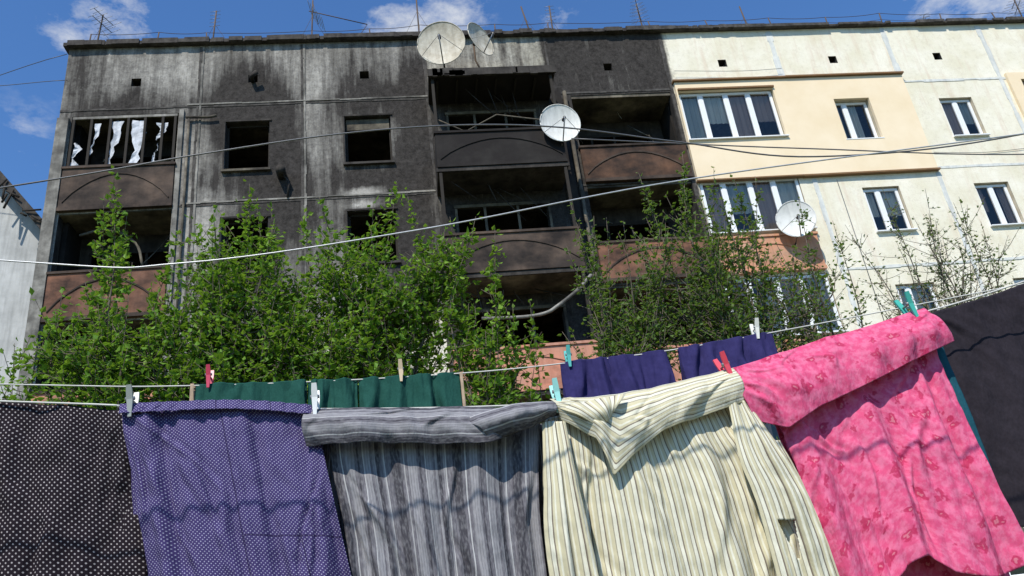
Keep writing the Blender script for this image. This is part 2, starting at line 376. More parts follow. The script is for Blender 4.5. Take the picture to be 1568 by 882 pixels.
ins=MB('insulation_patch')
def patch(x0,x1,z0,z1,cut):
    xs=sorted({x0,x1}|{c for h in cut for c in h[:2]}); zs=sorted({z0,z1}|{c for h in cut for c in h[2:4]})
    for i in range(len(xs)-1):
        for k in range(len(zs)-1):
            xc=(xs[i]+xs[i+1])/2; zc=(zs[k]+zs[k+1])/2
            if any(h[0]<xc<h[1] and h[2]<zc<h[3] for h in cut): continue
            ins.add([(xs[i],YF-0.09,zs[k]),(xs[i+1],YF-0.09,zs[k]),(xs[i+1],YF-0.09,zs[k+1]),(xs[i],YF-0.09,zs[k+1])],[(0,1,2,3)],M_BEIGE)
    for a in [(x0,z0,x1,z0),(x1,z0,x1,z1),(x1,z1,x0,z1),(x0,z1,x0,z0)]:
        ins.add([(a[0],YF-0.09,a[1]),(a[2],YF-0.09,a[3]),(a[2],YF+0.01,a[3]),(a[0],YF+0.01,a[1])],[(0,1,2,3)],M_BEIGE)
    for h in cut:
        p=[(h[0],h[2]),(h[1],h[2]),(h[1],h[3]),(h[0],h[3])]
        for q in range(4):
            a,b=p[q],p[(q+1)%4]
            ins.add([(a[0],YF-0.09,a[1]),(b[0],YF-0.09,b[1]),(b[0],YF+0.01,b[1]),(a[0],YF+0.01,a[1])],[(0,1,2,3)],M_BEIGE)
patch(7.52,14.2,12.36,15.52,[(7.56,10.27,13.59,15.21),(11.93,12.97,13.41,14.76)])
patch(17.4,21.2,12.36,15.45,[(17.78,20.3,13.59,15.21)])
ins.box(7.48,10.72,YF-0.16,YF-0.0,15.525,15.57,M_FLASH); ins.box(10.72,14.24,YF-0.17,YF-0.0,15.53,15.575,M_FLASH)
ins.box(10.4,14.24,YF-0.13,YF-0.0,12.31,12.355,M_FLASH); ins.box(7.5,10.4,YF-0.13,YF-0.0,12.32,12.357,M_FLASH)
ins.box(7.56,10.3,YF-0.15,YF-0.095,15.22,15.27,M_FLASH)
ins.done(BLD)
def window(x0,x1,z0,z1,y,panes,frame,seed,sill=M_METAL):
    r=random.Random(seed); w=MB('window'); t=0.07
    w.box(x0,x1,y,y+0.07,z0,z0+t,frame); w.box(x0,x1,y,y+0.07,z1-t,z1,frame)
    w.box(x0,x0+t,y,y+0.07,z0+t,z1-t,frame); w.box(x1-t,x1,y,y+0.07,z0+t,z1-t,frame)
    e=[x0+(x1-x0)*p for p in panes]
    for p in e[1:-1]: w.box(p-t*0.6,p+t*0.6,y-0.006,y+0.07,z0+t,z1-t,frame)
    for a,b in zip(e[:-1],e[1:]):
        s=0.035; w.box(a+t*0.61,a+t*0.6+s,y+0.004,y+0.06,z0+t+.001,z1-t-.001,frame); w.box(b-t*0.6-s,b-t*0.61,y+0.004,y+0.06,z0+t+.001,z1-t-.001,frame)
    w.add([(x0+t,y+0.035,z0+t),(x1-t,y+0.035,z0+t),(x1-t,y+0.035,z1-t),(x0+t,y+0.035,z1-t)],[(0,1,2,3)],M_GLASS)
    w.box(x0-0.05,x1+0.05,y-0.18,y-0.004,z0-0.035,z0-0.005,M_PVC)
    for a,b in zip(e[:-1],e[1:]):
        cm=r.choice(M_CURT); f=r.choice((1,1,0.55,0.8)); a2=a+(b-a)*(1-f)*r.choice((0,1)); n=14; top=z1; bot=z0-0.1 if r.random()<0.75 else z0+(z1-z0)*0.4
        vs=[];fs=[]
        for k in range(n+1):
            x=a2+(b-a)*f*k/n; yy=y+0.10+0.02*math.sin(k*2.3+seed); vs+= [(x,yy,bot),(x,yy,top)]
            if k: fs.append((2*k-2,2*k,2*k+1,2*k-1))
        w.add(vs,fs,cm)
    w.done(BLD)
for i,B in enumerate(LEV):
    window(7.58,10.25,B+1.16,B+2.74,YF+0.02,[0,.23,.5,.74,1],M_PVC,10+i)
    window(17.8,20.28,B+1.16,B+2.74,YF+0.02,[0,.25,.5,.75,1],M_WOODF if i==0 else M_PVC,20+i)
    window(11.95,12.95,B+0.98,B+2.29,YF+0.08,[0,.42,1] if i%2 else [0,.33,1],M_PVC,30+i)
    window(15.12,16.08,B+0.95,B+2.24,YF+0.09,[0,.5,1],M_PVC,40+i)
    window(21.52,22.58,B+0.98,B+2.29,YF+0.09,[0,.5,1],M_PVC,50+i)
cf=MB('charred_window_frames')
for B in LEV:
    for x0,x1,z0,z1 in ((-4.33,-3.26,B+0.93,B+2.37),(-1.38,-0.22,B+0.97,B+2.40)):
        y=YF+0.16
        cf.box(x0,x0+0.05,y,y+0.06,z0,z1,M_CHFRAME); cf.box(x1-0.05,x1,y,y+0.06,z0,z1,M_CHFRAME)
        cf.box(x0,x1,y,y+0.06,z1-0.05,z1,M_CHFRAME)
        cf.box(x0-0.06,x1+0.05,YF-0.09,YF-0.005,z0-0.07,z0-0.01,M_CHARL if x0<-3 else M_CHAR)
        cf.box(x0-0.05,x0-0.01,YF-0.03,YF-0.005,z0,z1+0.03,M_CHAR); cf.box(x0-0.05,x1+0.05,YF-0.035,YF-0.005,z1+0.01,z1+0.06,M_CHAR)
cf.box(-1.36,-0.26,YF+0.1,YF+0.14,14.5,14.83,M_CHARL)
cf.done(BLD)
tf=MB('torn_film_glazing'); y=YF-0.03; x0,x1,z0,z1=-8.02,-5.52,13.66,15.15
tf.box(x0,x1,y,y+0.05,z1-0.07,z1,M_STAIN); tf.box(x0,x1,y,y+0.05,z0,z0+0.05,M_CHFRAME)
for p in (0,.17,.35,.52,.68,.85,.97): 
    a=x0+(x1-x0)*p; tf.box(a,a+0.06,y+0.002,y+0.045,z0+0.05,z1-0.07,M_CHFRAME)
def shard(pts,seed):
    r=random.Random(seed); vs=[];fs=[]; n=10
    L_=pts[0]; R_=pts[1]
    for k in range(n+1):
        t=k/n; a=np.interp(t,np.linspace(0,1,len(L_)),L_)+r.uniform(-.02,.03); b=np.interp(t,np.linspace(0,1,len(R_)),R_)+r.uniform(-.06,.02)
        z=pts[2]+(pts[3]-pts[2])*t; b=max(b,a+0.01); vs+= [(a,y+0.03+r.uniform(-.02,.03),z),((a+b)/2,y+0.06,z+r.uniform(-.03,.03)),(b,y+0.03+r.uniform(-.02,.03),z)]
        if k: q=3*k; fs+=[(q-3,q-2,q+1,q),(q-2,q-1,q+2,q+1)]
    tf.add(vs,fs,M_FILM)
shard(([-7.96,-7.95,-7.9,-7.94],[-7.75,-7.88,-7.7,-7.88],13.72,14.4),1)
shard(([-7.60,-7.56,-7.46,-7.5],[-7.57,-7.46,-7.40,-7.35],13.75,14.95),2)
shard(([-7.10,-7.08,-7.03,-7.13],[-7.0,-6.95,-6.86,-6.82],13.72,15.0),3)
shard(([-6.60,-6.5,-6.61,-6.60],[-6.35,-6.36,-6.26,-6.28],13.72,15.02),4)
shard(([-6.1,-6.06,-5.98,-5.95],[-5.96,-5.95,-5.95,-5.93],13.74,14.3),5)
shard(([-6.03,-5.98,-5.93,-6.05],[-5.99,-5.80,-5.74,-5.72],14.4,14.9),6)
tf.done(BLD)
pb=MB('plinth'); pb.box(XL-0.02,XR+0.02,YF-0.08,YF-0.02,-0.3,0.9,M_JOINT); pb.done(BLD)

# ---------------------------------------------------------------- satellite dishes
def dish(c,r,aim,mat,foot,name='satellite_dish'):
    mb=MB(name); aim=Vector(aim).normalized(); c=Vector(c); u=aim.cross(Vector((0,0,1))).normalized(); v=u.cross(aim)
    if v.z<0: v=-v
    n=40; rings=9; vs=[c-aim*0.19*r]
    for k in range(1,rings+1):
        q=k/rings
        for j in range(n):
            t=2*math.pi*j/n; vs.append(c+u*(math.cos(t)*r*q*0.94)+v*(math.sin(t)*r*q)+aim*(0.19*r*(q*q-1)))
    fs=[(0,1+j,1+(j+1)%n) for j in range(n)]
    for k in range(rings-1):
        for j in range(n): a=1+k*n; fs.append((a+j,a+n+j,a+n+(j+1)%n,a+(j+1)%n))
    mb.add(vs,fs,mat,True)
    rim=[vs[1+(rings-1)*n+j] for j in range(n)]; mb.tube(rim+[rim[0]],0.012,mat,5)
    f=c+aim*r*0.85-v*r*0.25
    mb.tube([c-v*r*0.98,f],0.016,M_METAL,6); mb.tube([c-v*r*0.5-u*r*0.8,f],0.007,M_METAL,5); mb.tube([c-v*r*0.5+u*r*0.8,f],0.007,M_METAL,5)
    mb.tube([f-aim*0.02,f+(-aim)*0.16],[0.035,0.045],M_CHAR,8)
    b=c-aim*0.2*r
    mb.tube([b,b-aim*0.16],0.05,M_RUST,8)
    ft=Vector(foot); mid=Vector((b.x-aim.x*0.16,b.y-aim.y*0.16,b.z)); mb.tube([mid,Vector((mid.x,mid.y,(mid.z+ft.z)/2)),ft],0.025,M_RUST,8)
    return mb.done()
dish((1.20,16.25,16.20),0.65,(-0.15,-1,-0.08),M_DISHG,(1.25,16.6,15.3))
dish((2.24,16.35,16.38),0.50,(0.8,-0.85,0.1),M_DISHG,(2.3,16.7,15.3))
dish((3.90,16.1,13.45),0.53,(0.05,-1,-0.05),M_DISHW,(3.9,16.28,12.9))
dish((9.60,16.9,10.85),0.50,(-0.35,-1,0.0),M_DISHW,(9.6,17.31,10.3))

# ---------------------------------------------------------------- roof antennas and wires
def wirepts(a,b,sag,n=14):
    a=np.array(a,float); b=np.array(b,float); return [a+(b-a)*t+np.array([0,0,-sag*4*t*(1-t)]) for t in np.linspace(0,1,n)]
rw=MB('roof_wire_railing'); last=None
px=[-7.9,-6.2,-4.9,-2.2,-0.6,0.7,2.8,4.3,7.3,9.0,10.9,12.6,14.3,16.2,18,20.5,24]
for i,x in enumerate(px):
    h=0.42+0.12*random.random(); dx=random.uniform(-.08,.08)
    rw.tube([(x,YF+0.0,ZR),(x+dx,YF,ZR+h)],0.018,M_RUST,5)
    if last:
        rw.tube(wirepts(last[0],(x+dx,YF,ZR+h),0.05),0.010,M_RUST,4); rw.tube(wirepts(last[1],(x+dx/2,YF,ZR+h*0.55),0.06),0.007,M_RUST,4)
    last=((x+dx,YF,ZR+h),(x+dx/2,YF,ZR+h*0.55))
rw.done()
def antenna(x,h,style,y=17.8,lean=0.0):
    mb=MB('rooftop_antenna'); top=(x+lean*h,y,ZR+h); mb.tube([(x,y,ZR),top],0.022,M_RUST,6)
    if style=='yagi':
        for lv in (0.97,0.8):
            z=ZR+h*lv; cx=x+lean*h*lv
            mb.tube([(cx-0.12,y-0.3,z),(cx+0.15,y+0.35,z)],0.012,M_METAL,5)
            for k in range(6):
                t=k/5; bx=cx-0.12+0.27*t; by=y-0.3+0.65*t; w=0.14+0.03*k
                mb.tube([(bx-w*0.9,by+w*0.4,z),(bx+w*0.9,by-w*0.4,z)],0.007,M_METAL,4)
    if style=='fold':
        z=ZR+h*0.8; cx=x+lean*h*0.8
        mb.tube([(cx-0.1,y,z),(cx+1.5,y+0.1,z-0.45)],0.014,M_RUST,5); mb.tube([(cx,y,z+.4),(cx+0.15,y,z-.5)],0.01,M_RUST,4)
        for k in range(7):
            a=cx-0.1+k*0.06; mb.tube([(a,y-0.25,z+.15-k*.1),(a+0.05,y+0.3,z+.1-k*.1)],0.008,M_METAL,4)
        mb.tube([(cx+1.5,y+.1,z-.45),(cx+1.3,y,z-.9)],0.008,M_RUST,4)
    if style=='grid':
        for k in range(5):
            z=ZR+h*0.65+k*0.13; mb.tube([(x+lean*h*.7-0.14,y,z),(x+lean*h*.7+0.14,y,z+.04)],0.008,M_METAL,4)
    for s in (-1,1): mb.tube([(x+lean*h*.7,y,ZR+h*.7),(x+s*0.9,y+0.8,ZR)],0.005,M_RUST,3)
    mb.done()
for a in ((-7.9,1.55,'yagi',17.8,0.06),(-4.9,1.6,'grid',17.8,0.05),(-2.25,1.9,'fold',17.8,0.03),(0.72,1.9,'none',17.7,0.0),(3.95,1.5,'none',17.8,-0.15),
          (4.55,1.6,'grid',17.9,0.02),(7.3,1.7,'yagi',18.0,-0.03),(10.55,1.5,'none',18,-0.08),(16.1,0.75,'yagi',18,0.05),(19.5,1.5,'yagi',18,0.02)): antenna(*a)

# ---------------------------------------------------------------- overhead cables
def cable(name,pts,r,mat,n=10):
    mb=MB(name); mb.tube(spline(pts,n),r,mat,6); return mb.done()
cable('overhead_cable',[(-14,10,7.1),(-5.43,10,8.26),(-2.89,10,8.66),(-0.87,10,8.92),(0.86,10,8.99),(2.43,10,8.87),(4.2,10,8.51),(6.3,10,8.13),(9.89,10,8.37),(16,10,9.6)],0.012,M_CABLE)
cable('overhead_cable',[(-12,8,7.3),(-4.22,8,6.03),(-2.38,8,5.87),(0.2,8,6.12),(3.33,8,6.59),(7.91,8,7.02),(15,8,7.7)],0.009,M_CABLEW)
cable('overhead_cable',[(2.6,10.2,8.80),(6.3,10.2,8.42),(10.5,10.2,8.10),(16,10.2,8.3)],0.010,M_CABLE)
cable('overhead_cable',[(-20,19,20.0),(-14,19,17.2),(-8.4,17.4,17.2)],0.010,M_CABLE)
cable('overhead_cable',[(-20,18,17.9),(-12,18,16.8),(-8.3,17.4,16.35)],0.009,M_CABLE)

# ---------------------------------------------------------------- neighbouring house
nb=MB('neighbouring_house')
M_NBW=mottled('whitewashed_wall',(0.36,0.36,0.345),(0.52,0.52,0.50),1.2,0.9)
fx=[(-22,0),(-9.0,0),(-9.0,12.7),(-14.5,19.6),(-22,12.7)]
nb.add([(x,20.0,z) for x,z in fx]+[(x,30.0,z) for x,z in fx],[(0,1,2,3,4),(9,8,7,6,5),(1,6,7,2),(0,4,9,5)],M_NBW)
def slab(a,b,th,y0,y1,mat):
    nb.add([(a[0],y0,a[1]),(b[0],y0,b[1]),(b[0],y0,b[1]+th),(a[0],y0,a[1]+th),(a[0],y1,a[1]),(b[0],y1,b[1]),(b[0],y1,b[1]+th),(a[0],y1,a[1]+th)],
      [(0,1,2,3),(3,2,6,7),(1,0,4,5),(5,4,7,6),(1,5,6,2),(0,3,7,4)],mat)
slab((-8.4,11.96),(-14.5,19.62),0.32,19.5,30.4,M_ROOF); slab((-14.5,19.62),(-22.6,11.95),0.32,19.5,30.4,M_ROOF)
for i in range(26):
    t=random.random(); x=-9.2-t*5; z=12.96+t*6.3
    nb.tube([(x,19.45,z+random.uniform(-.1,.4)),(x+random.uniform(-.5,.5),19.4,z+random.uniform(-.5,.6))],0.03,M_CHFRAME,4)
nb.box(-13,-12,19.95,19.99,9,10.5,M_GLASS)
nb.done()

# ---------------------------------------------------------------- ground
def groundmat():
    m,nt,b=newmat('grass_and_dirt',0.95); o=objc(nt)
    f=ramp(nt,noise_(nt,o,0.5,6,0.65),[(0.42,0.0),(0.58,1.0)]); g=mixc(nt,noise_(nt,o,12,3),(0.035,0.06,0.015),(0.08,0.12,0.03))
    L(nt,mixc(nt,f,g,(0.16,0.13,0.095)),b.inputs['Base Color']); bump(nt,b,noise_(nt,o,30,3),0.5,0.03); return m
g=MB('ground'); g.add([(-400,-400,0),(400,-400,0),(400,400,0),(-400,400,0)],[(0,1,2,3)],groundmat()); g.done()

# ---------------------------------------------------------------- trees
def tree(name,x,y,zf,spikes,crowns,dens,seed,leaf,ls=0.10,per=0.043,twl=(0.25,0.75)):
    r=random.Random(seed); mb=MB(name); base=Vector((x,y,-0.05)); fork=Vector((x+r.uniform(-.15,.15),y,zf))
    mb.tube(spline([base,base.lerp(fork,0.5)+Vector((r.uniform(-.1,.1),r.uniform(-.1,.1),0)),fork],4),[0.11-0.005*i for i in range(9)],M_BARK,8)
    twigs=[]
    def limb(a,b,r0,spike=False):
        m=a.lerp(b,0.5)+Vector((r.uniform(-.25,.25),r.uniform(-.2,.2),r.uniform(-0.25,0.05)))
        P=[Vector(p) for p in spline([a,m,b],5)]; n=len(P); mb.tube(P,[r0*(1-0.85*i/(n-1)) for i in range(n)],M_BARK,4)
        Lb=(b-a).length; k=int(Lb*(11 if not spike else 17)*dens)
        for _ in range(k):
            t=r.uniform(0.2,1.0) if not spike else r.uniform(0.3,1.0); i=min(n-2,int(t*(n-1))); p=P[i].lerp(P[i+1],r.random())
            d=Vector((r.gauss(0,1),r.gauss(0,1),r.gauss(0.45,0.6))).normalized()
            l=r.uniform(*twl)*(1.15-0.5*t)*(0.42 if spike else 1)
            twigs.append((p,d,l))
        twigs.append((b,(b-m).normalized(),0.35))
    for cx,cy,cz,rx,ry,rz,nl in crowns:
        for _ in range(nl):
            while True:
                q=Vector((r.uniform(-1,1),r.uniform(-1,1),r.uniform(-1,1)))
                if 0.25<q.length<1: break
            tip=Vector((cx+q.x*rx*1.08,cy+q.y*ry,cz+q.z*rz*1.08)); a=fork.lerp(Vector((cx,cy,cz-rz*0.5)),r.uniform(0.3,1.0)); limb(a,tip,0.02)
        limb(fork,Vector((cx,cy,cz-rz*0.3)),0.05)
    for s in spikes:
        s=Vector(s); c0=fork.lerp(Vector((s.x,s.y,s.z-1.6)),0.8); limb(c0,s,0.018,True)
    lv=[];lf=[];tn=[]
    for p,d,l in twigs:
        e=p+d*l+Vector((0,0,0.12*l)); mid=p.lerp(e,.5)+Vector((0,0,-0.04*l))
        mb.tube([p,mid,e],[0.006,0.005,0.003],M_BARK,3)
        shade=r.random(); k=max(4,int(l/per))
        for i in range(k):
            t=(i+r.random())/k; q=p.lerp(mid,2*t) if t<.5 else mid.lerp(e,2*t-1)
            q=q+Vector((r.gauss(0,.022),r.gauss(0,.022),r.gauss(0,.022)))
            ld=(d*0.5+Vector((r.gauss(0,1),r.gauss(0,1),r.gauss(0.0,.7)))).normalized(); s=ls*r.uniform(0.55,1.25)
            w=ld.cross(Vector((r.gauss(0,.6),r.gauss(0,.6),1)))
            if w.length<1e-3: continue
            w=w.normalized()*s*0.34; up=ld.cross(w).normalized()*s*0.12
            k0=len(lv); lv+= [q,q+ld*s*.45+w+up,q+ld*s,q+ld*s*.45-w+up]; lf.append((k0,k0+1,k0+2,k0+3))
            tn+= [min(1,max(0,0.6*shade+0.4*r.random()))]*4
    mb.add([tuple(v) for v in lv],[],leaf)
    k0=len(mb.v)-len(lv); li=mb.m(leaf)
    for f in lf: mb.f.append(tuple(k0+a for a in f)); mb.mi.append(li); mb.sm.append(False)
    o=mb.done(); at=o.data.attributes.new('tint','FLOAT','POINT'); at.data.foreach_set('value',[0.5]*k0+tn); return o
Y=11.0
tree('fruit_tree',-3.9,Y,3.4,[(-4.35,Y,8.85),(-4.2,Y+.2,8.1),(-4.45,Y,8.3),(-3.4,Y,7.7),(-4.9,Y,6.8)],[(-4.0,Y,6.3,0.95,.8,0.95,22),(-4.3,Y,5.1,1.1,.7,.9,19),(-3.1,Y,6.0,.8,.7,1.0,14)],1.2,11,M_LEAF)
tree('fruit_tree',-2.5,Y+.3,3.2,[(-2.35,Y,8.4),(-2.0,Y,8.0),(-3.0,Y,7.7),(-2.7,Y,8.0),(-2.2,Y,8.1)],[(-2.5,Y,7.0,0.95,.8,1.0,26),(-2.6,Y,5.5,1.1,.8,1.0,22),(-1.7,Y,6.4,.75,.7,1.0,16)],1.2,12,M_LEAF)
tree('fruit_tree',-0.6,Y,3.3,[(-.15,Y,8.35),(-.5,Y,8.0),(.1,Y,8.1),(.95,Y-.2,7.5),(1.3,Y-.2,7.25),(-1.5,Y,7.9),(0.7,Y,7.6)],[(-0.6,Y,7.05,0.95,.8,0.95,28),(-1.3,Y,5.5,1.0,.8,1.0,24),(0.5,Y,7.2,.5,.5,.35,7)],1.2,13,M_LEAF)
tree('fruit_tree',1.1,Y+.1,2.8,[(.75,Y,6.8),(1.3,Y,6.3),(1.75,Y,6.1)],[(1.1,Y,5.4,0.6,.6,.75,20)],1.1,14,M_LEAF)
tree('fruit_tree',-5.2,Y-.5,2.8,[(-5.0,Y,6.5),(-5.3,Y,6.2)],[(-4.9,Y-.4,5.2,0.7,.6,.75,10)],0.9,15,M_LEAF)
Y=11.4
tree('overgrown_shrub',3.2,Y,3.0,[(2.75,Y,8.0),(3.0,Y,7.7),(2.6,Y,7.2),(3.7,Y,7.5)],[(3.4,Y,6.7,0.8,.8,.95,24),(3.1,Y,5.5,.8,.7,.7,13)],1.15,21,M_LEAF2,0.08,0.05)
tree('overgrown_shrub',4.8,Y,3.0,[(4.0,Y,8.5),(4.75,Y,8.9),(5.2,Y,8.5),(5.6,Y,8.3)],[(4.8,Y,6.9,1.1,.8,1.15,32),(4.8,Y,5.7,1.0,.7,.7,14)],1.15,22,M_LEAF2,0.08,0.05)
tree('overgrown_shrub',6.1,Y,3.0,[(5.9,Y,8.3),(6.6,Y,7.9),(7.1,Y,7.4)],[(6.1,Y,6.6,0.9,.8,1.0,20),(6.0,Y,5.6,.9,.7,.6,10)],1.0,23,M_LEAF2,0.075,0.06)
tree('flowering_tree',8.3,Y,3.2,[(7.4,Y,7.3),(8.2,Y,7.9),(8.9,Y,7.9),(9.4,Y,7.6),(9.7,Y,7.2)],[(8.6,Y,6.4,1.3,.8,1.2,22)],0.9,24,M_LEAF3,0.062,0.08,(0.4,0.9))
tree('overgrown_shrub',9.3,Y-1,1.5,[(9.6,Y-1,5.0)],[(9.3,Y-1,3.6,1.1,.8,1.0,16)],0.9,25,M_LEAF2,0.08,0.06)

# ---------------------------------------------------------------- laundry
DZ=-0.016
def crowspline(pts,n,lin=False):
    P=spline(pts,16) if not (lin or len(pts)==2) else [np.array(p,float) for p in pts]
    d=[0]
    for i in range(1,len(P)): d.append(d[-1]+np.linalg.norm(P[i]-P[i-1]))
    d=np.array(d)/d[-1]; A=np.array(P); return [np.array([np.interp(i/n,d,A[:,k]) for k in range(A.shape[1])]) for i in range(n+1)]
def cloth(name,rows,mat,parent=None,nu=110,nv=110,folds=((7,0.012,0.0),(15,0.006,1.0)),wr=0.006,seed=0,hang=1.0,swap=False,belly=0.0,tan=0.0,lin=False,hole=None,top=0.3,dz=None,crush=0.0,creases=0,camp=0.008):
    dz=DZ if dz is None else dz
    R=[crowspline([np.array(p,float) for p in r],nu,lin) for r in rows]
    cols=[crowspline([R[k][i] for k in range(len(R))],nv) for i in range(nu+1)]
    W=np.linalg.norm(cols[-1][nv//3]-cols[0][nv//3]); Hh=np.linalg.norm(cols[nu//2][-1]-cols[nu//2][0])
    # creases: narrow soft ridges running down from where the cloth is pinned
    rr=random.Random(seed*13+5); SS,TT=np.meshgrid(np.linspace(0,1,nu+1),np.linspace(0,1,nv+1)); CR=np.zeros_like(SS)
    for c in range(creases):
        s0=rr.choice((0.03,0.97,rr.random(),rr.random())); s1=s0+rr.gauss(0,0.14)+(0.15 if s0<0.1 else -0.15 if s0>0.9 else 0)
        t0=rr.uniform(-0.1,0.45); t1=t0+rr.uniform(0.2,0.65); k=np.clip((TT-t0)/(t1-t0),0,1); env=np.sin(np.pi*k)
        cen=s0+(s1-s0)*k+0.02*np.sin(6*k+c); wd=rr.uniform(0.010,0.028); u=(SS-cen)/wd
        CR+=rr.choice((-1,1,-1))*camp*rr.uniform(0.5,1.2)*env*(np.exp(-u*u)-0.5*np.exp(-((u-1.8)**2)/1.5))
    vs=[];uv=[]
    for j in range(nv+1):
        t=j/nv; grow=(top+(1-top)*min(1,t*1.6))*hang
        for i in range(nu+1):
            s=i/nu; p=cols[i][j].copy(); dy=CR[j,i]
            for fr,am,ph in folds:
                w=noise.noise(Vector((s*3.1+seed,t*1.1,ph*7.7))); a=2*math.pi*fr*s+ph+3.2*w+tan*t*6
                g=0.5*math.sin(a)+0.5*(1-2*abs(math.sin(a/2)))
                dy+=am*grow*g*(0.7+0.9*noise.noise(Vector((s*5,t*1.3,seed+ph*3.3))))
            if crush:
                q=noise.noise(Vector((p[0]*9+p[2]*5,p[2]*8-p[0]*3,seed*1.7))); dy+=crush*(1-3.6*abs(q))
            dy+=wr*noise.noise(Vector((p[0]*15,p[2]*6,seed*1.7)))+wr*0.45*noise.noise(Vector((p[0]*34+p[2]*18,p[2]*22,seed*2.7)))
            p[0]+=0.35*dy*noise.noise(Vector((s*4,t*2,seed+9)))
            p[1]+=dy-belly*math.sin(math.pi*min(1,t)); p[2]+=dz
            vs.append(tuple(p)); uv.append((s*W,(1-t)*Hh))
    fs=[]
    for j in range(nv):
        for i in range(nu):
            a=j*(nu+1)+i
            if hole and hole(vs[a][0],vs[a][2]): continue
            fs.append((a,a+nu+1,a+nu+2,a+1))
    me=bpy.data.meshes.new(name); me.from_pydata(vs,[],fs); me.materials.append(mat)
    ul=me.uv_layers.new(name='UVMap'); idx=np.empty(len(me.loops),dtype=np.int32); me.loops.foreach_get('vertex_index',idx)
    U=np.array(uv)[idx]
    if swap: U=U[:,::-1]
    ul.data.foreach_set('uv',U.ravel()); me.polygons.foreach_set('use_smooth',[True]*len(fs)); me.update()
    o=bpy.data.objects.new(name,me); COL.objects.link(o)
    so=o.modifiers.new('thick','SOLIDIFY'); so.thickness=0.0018; so.offset=0
    if parent: o.parent=parent
    return o
def fabric(name,build,rough=0.9,b1=0.3):
    m,nt,b=newmat(name,rough,0.1); uv=uvc(nt); o=objc(nt)
    c=build(nt,uv,o)
    fade=noise_(nt,o,9,3); c=mixc(nt,math_(nt,'MULTIPLY',fade,0.3),c,(0.5,0.5,0.5),'MULTIPLY')
    t=N(nt,'ShaderNodeBsdfTranslucent'); mx=N(nt,'ShaderNodeMixShader'); mx.inputs[0].default_value=0.14
    L(nt,c,b.inputs['Base Color']); L(nt,c,t.inputs[0]); L(nt,b.outputs[0],mx.inputs[1]); L(nt,t.outputs[0],mx.inputs[2])
    L(nt,mx.outputs[0],nt.nodes['Material Output'].inputs[0])
    w=math_(nt,'ADD',noise_(nt,o,1.0,3,0.6,(42,38,14)),math_(nt,'MULTIPLY',noise_(nt,o,1.0,2,0.5,(14,13,6)),1.5))
    bump(nt,b,w,b1,0.02); return m
def dots(nt,uv,spacing,rad,rot=math.pi/4):
    mp=N(nt,'ShaderNodeMapping'); mp.inputs['Rotation'].default_value=(0,0,rot); L(nt,uv,mp.inputs[0])
    v=N(nt,'ShaderNodeTexVoronoi'); v.voronoi_dimensions='2D'; v.inputs['Randomness'].default_value=0.0; v.inputs['Scale'].default_value=1/spacing
    L(nt,mp.outputs[0],v.inputs['Vector']); return ramp(nt,v.outputs['Distance'],[(rad,1.0),(rad+0.08,0.0)])
def ucoord(nt,uv,k=0):
    s=N(nt,'ShaderNodeSeparateXYZ'); L(nt,uv,s.inputs[0]); return s.outputs[k]
def seam(nt,coord,pos,w):
    return math_(nt,'LESS_THAN',math_(nt,'ABSOLUTE',math_(nt,'SUBTRACT',coord,pos)),w)
def f_black(nt,uv,o): return mixc(nt,dots(nt,uv,0.0098,0.15),(0.020,0.014,0.019),(0.46,0.42,0.41))
def f_purple(nt,uv,o):
    c=mixc(nt,dots(nt,uv,0.0064,0.16),(0.066,0.048,0.150),(0.44,0.43,0.56))
    u=ucoord(nt,uv,0); v=ucoord(nt,uv,1)
    s=math_(nt,'MAXIMUM',seam(nt,u,0.23,0.0015),math_(nt,'MULTIPLY',seam(nt,v,0.62,0.0018),math_(nt,'GREATER_THAN',u,0.235)))
    s=math_(nt,'MAXIMUM',s,math_(nt,'MULTIPLY',seam(nt,u,0.36,0.0014),math_(nt,'LESS_THAN',v,0.62)))
    return mixc(nt,math_(nt,'MULTIPLY',s,0.65),c,(0.015,0.01,0.04))
def f_grey(nt,uv,o):
    u=ucoord(nt,uv,0); f=math_(nt,'FRACT',math_(nt,'MULTIPLY',u,1/0.135))
    D=(0.075,0.07,0.08);Md=(0.17,0.16,0.175);Lt=(0.30,0.29,0.30);W=(0.52,0.51,0.50)
    c=ramp(nt,f,[(0,D),(0.10,Md),(0.15,W),(0.17,Md),(0.22,Lt),(0.36,Md),(0.40,D),(0.43,Md),(0.50,W),(0.515,Lt),(0.62,Md),(0.66,Lt),(0.70,D),(0.76,Md),(0.80,Lt),(0.83,W),(0.85,Md),(0.95,D)],'CONSTANT')
    fine=math_(nt,'FRACT',math_(nt,'MULTIPLY',u,1/0.006)); c=mixc(nt,math_(nt,'MULTIPLY',math_(nt,'LESS_THAN',fine,0.35),0.3),c,(0.06,0.06,0.07))
    mp=noise_(nt,uv,1.0,2,0.5,(240,60,1)); return mixc(nt,math_(nt,'MULTIPLY',ramp(nt,mp,[(0.45,0.0),(0.65,1.0)]),0.22),c,(0.5,0.49,0.49))
def f_shirt(nt,uv,o):
    u=ucoord(nt,uv,0); f=math_(nt,'FRACT',math_(nt,'MULTIPLY',u,1/0.030))
    C=(0.66,0.60,0.40);C2=(0.79,0.76,0.61);Bq=(0.20,0.155,0.115);G=(0.38,0.34,0.25)
    return ramp(nt,f,[(0,C),(0.26,G),(0.33,C2),(0.48,C2),(0.60,Bq),(0.665,G),(0.71,C),(0.86,C2)],'CONSTANT')
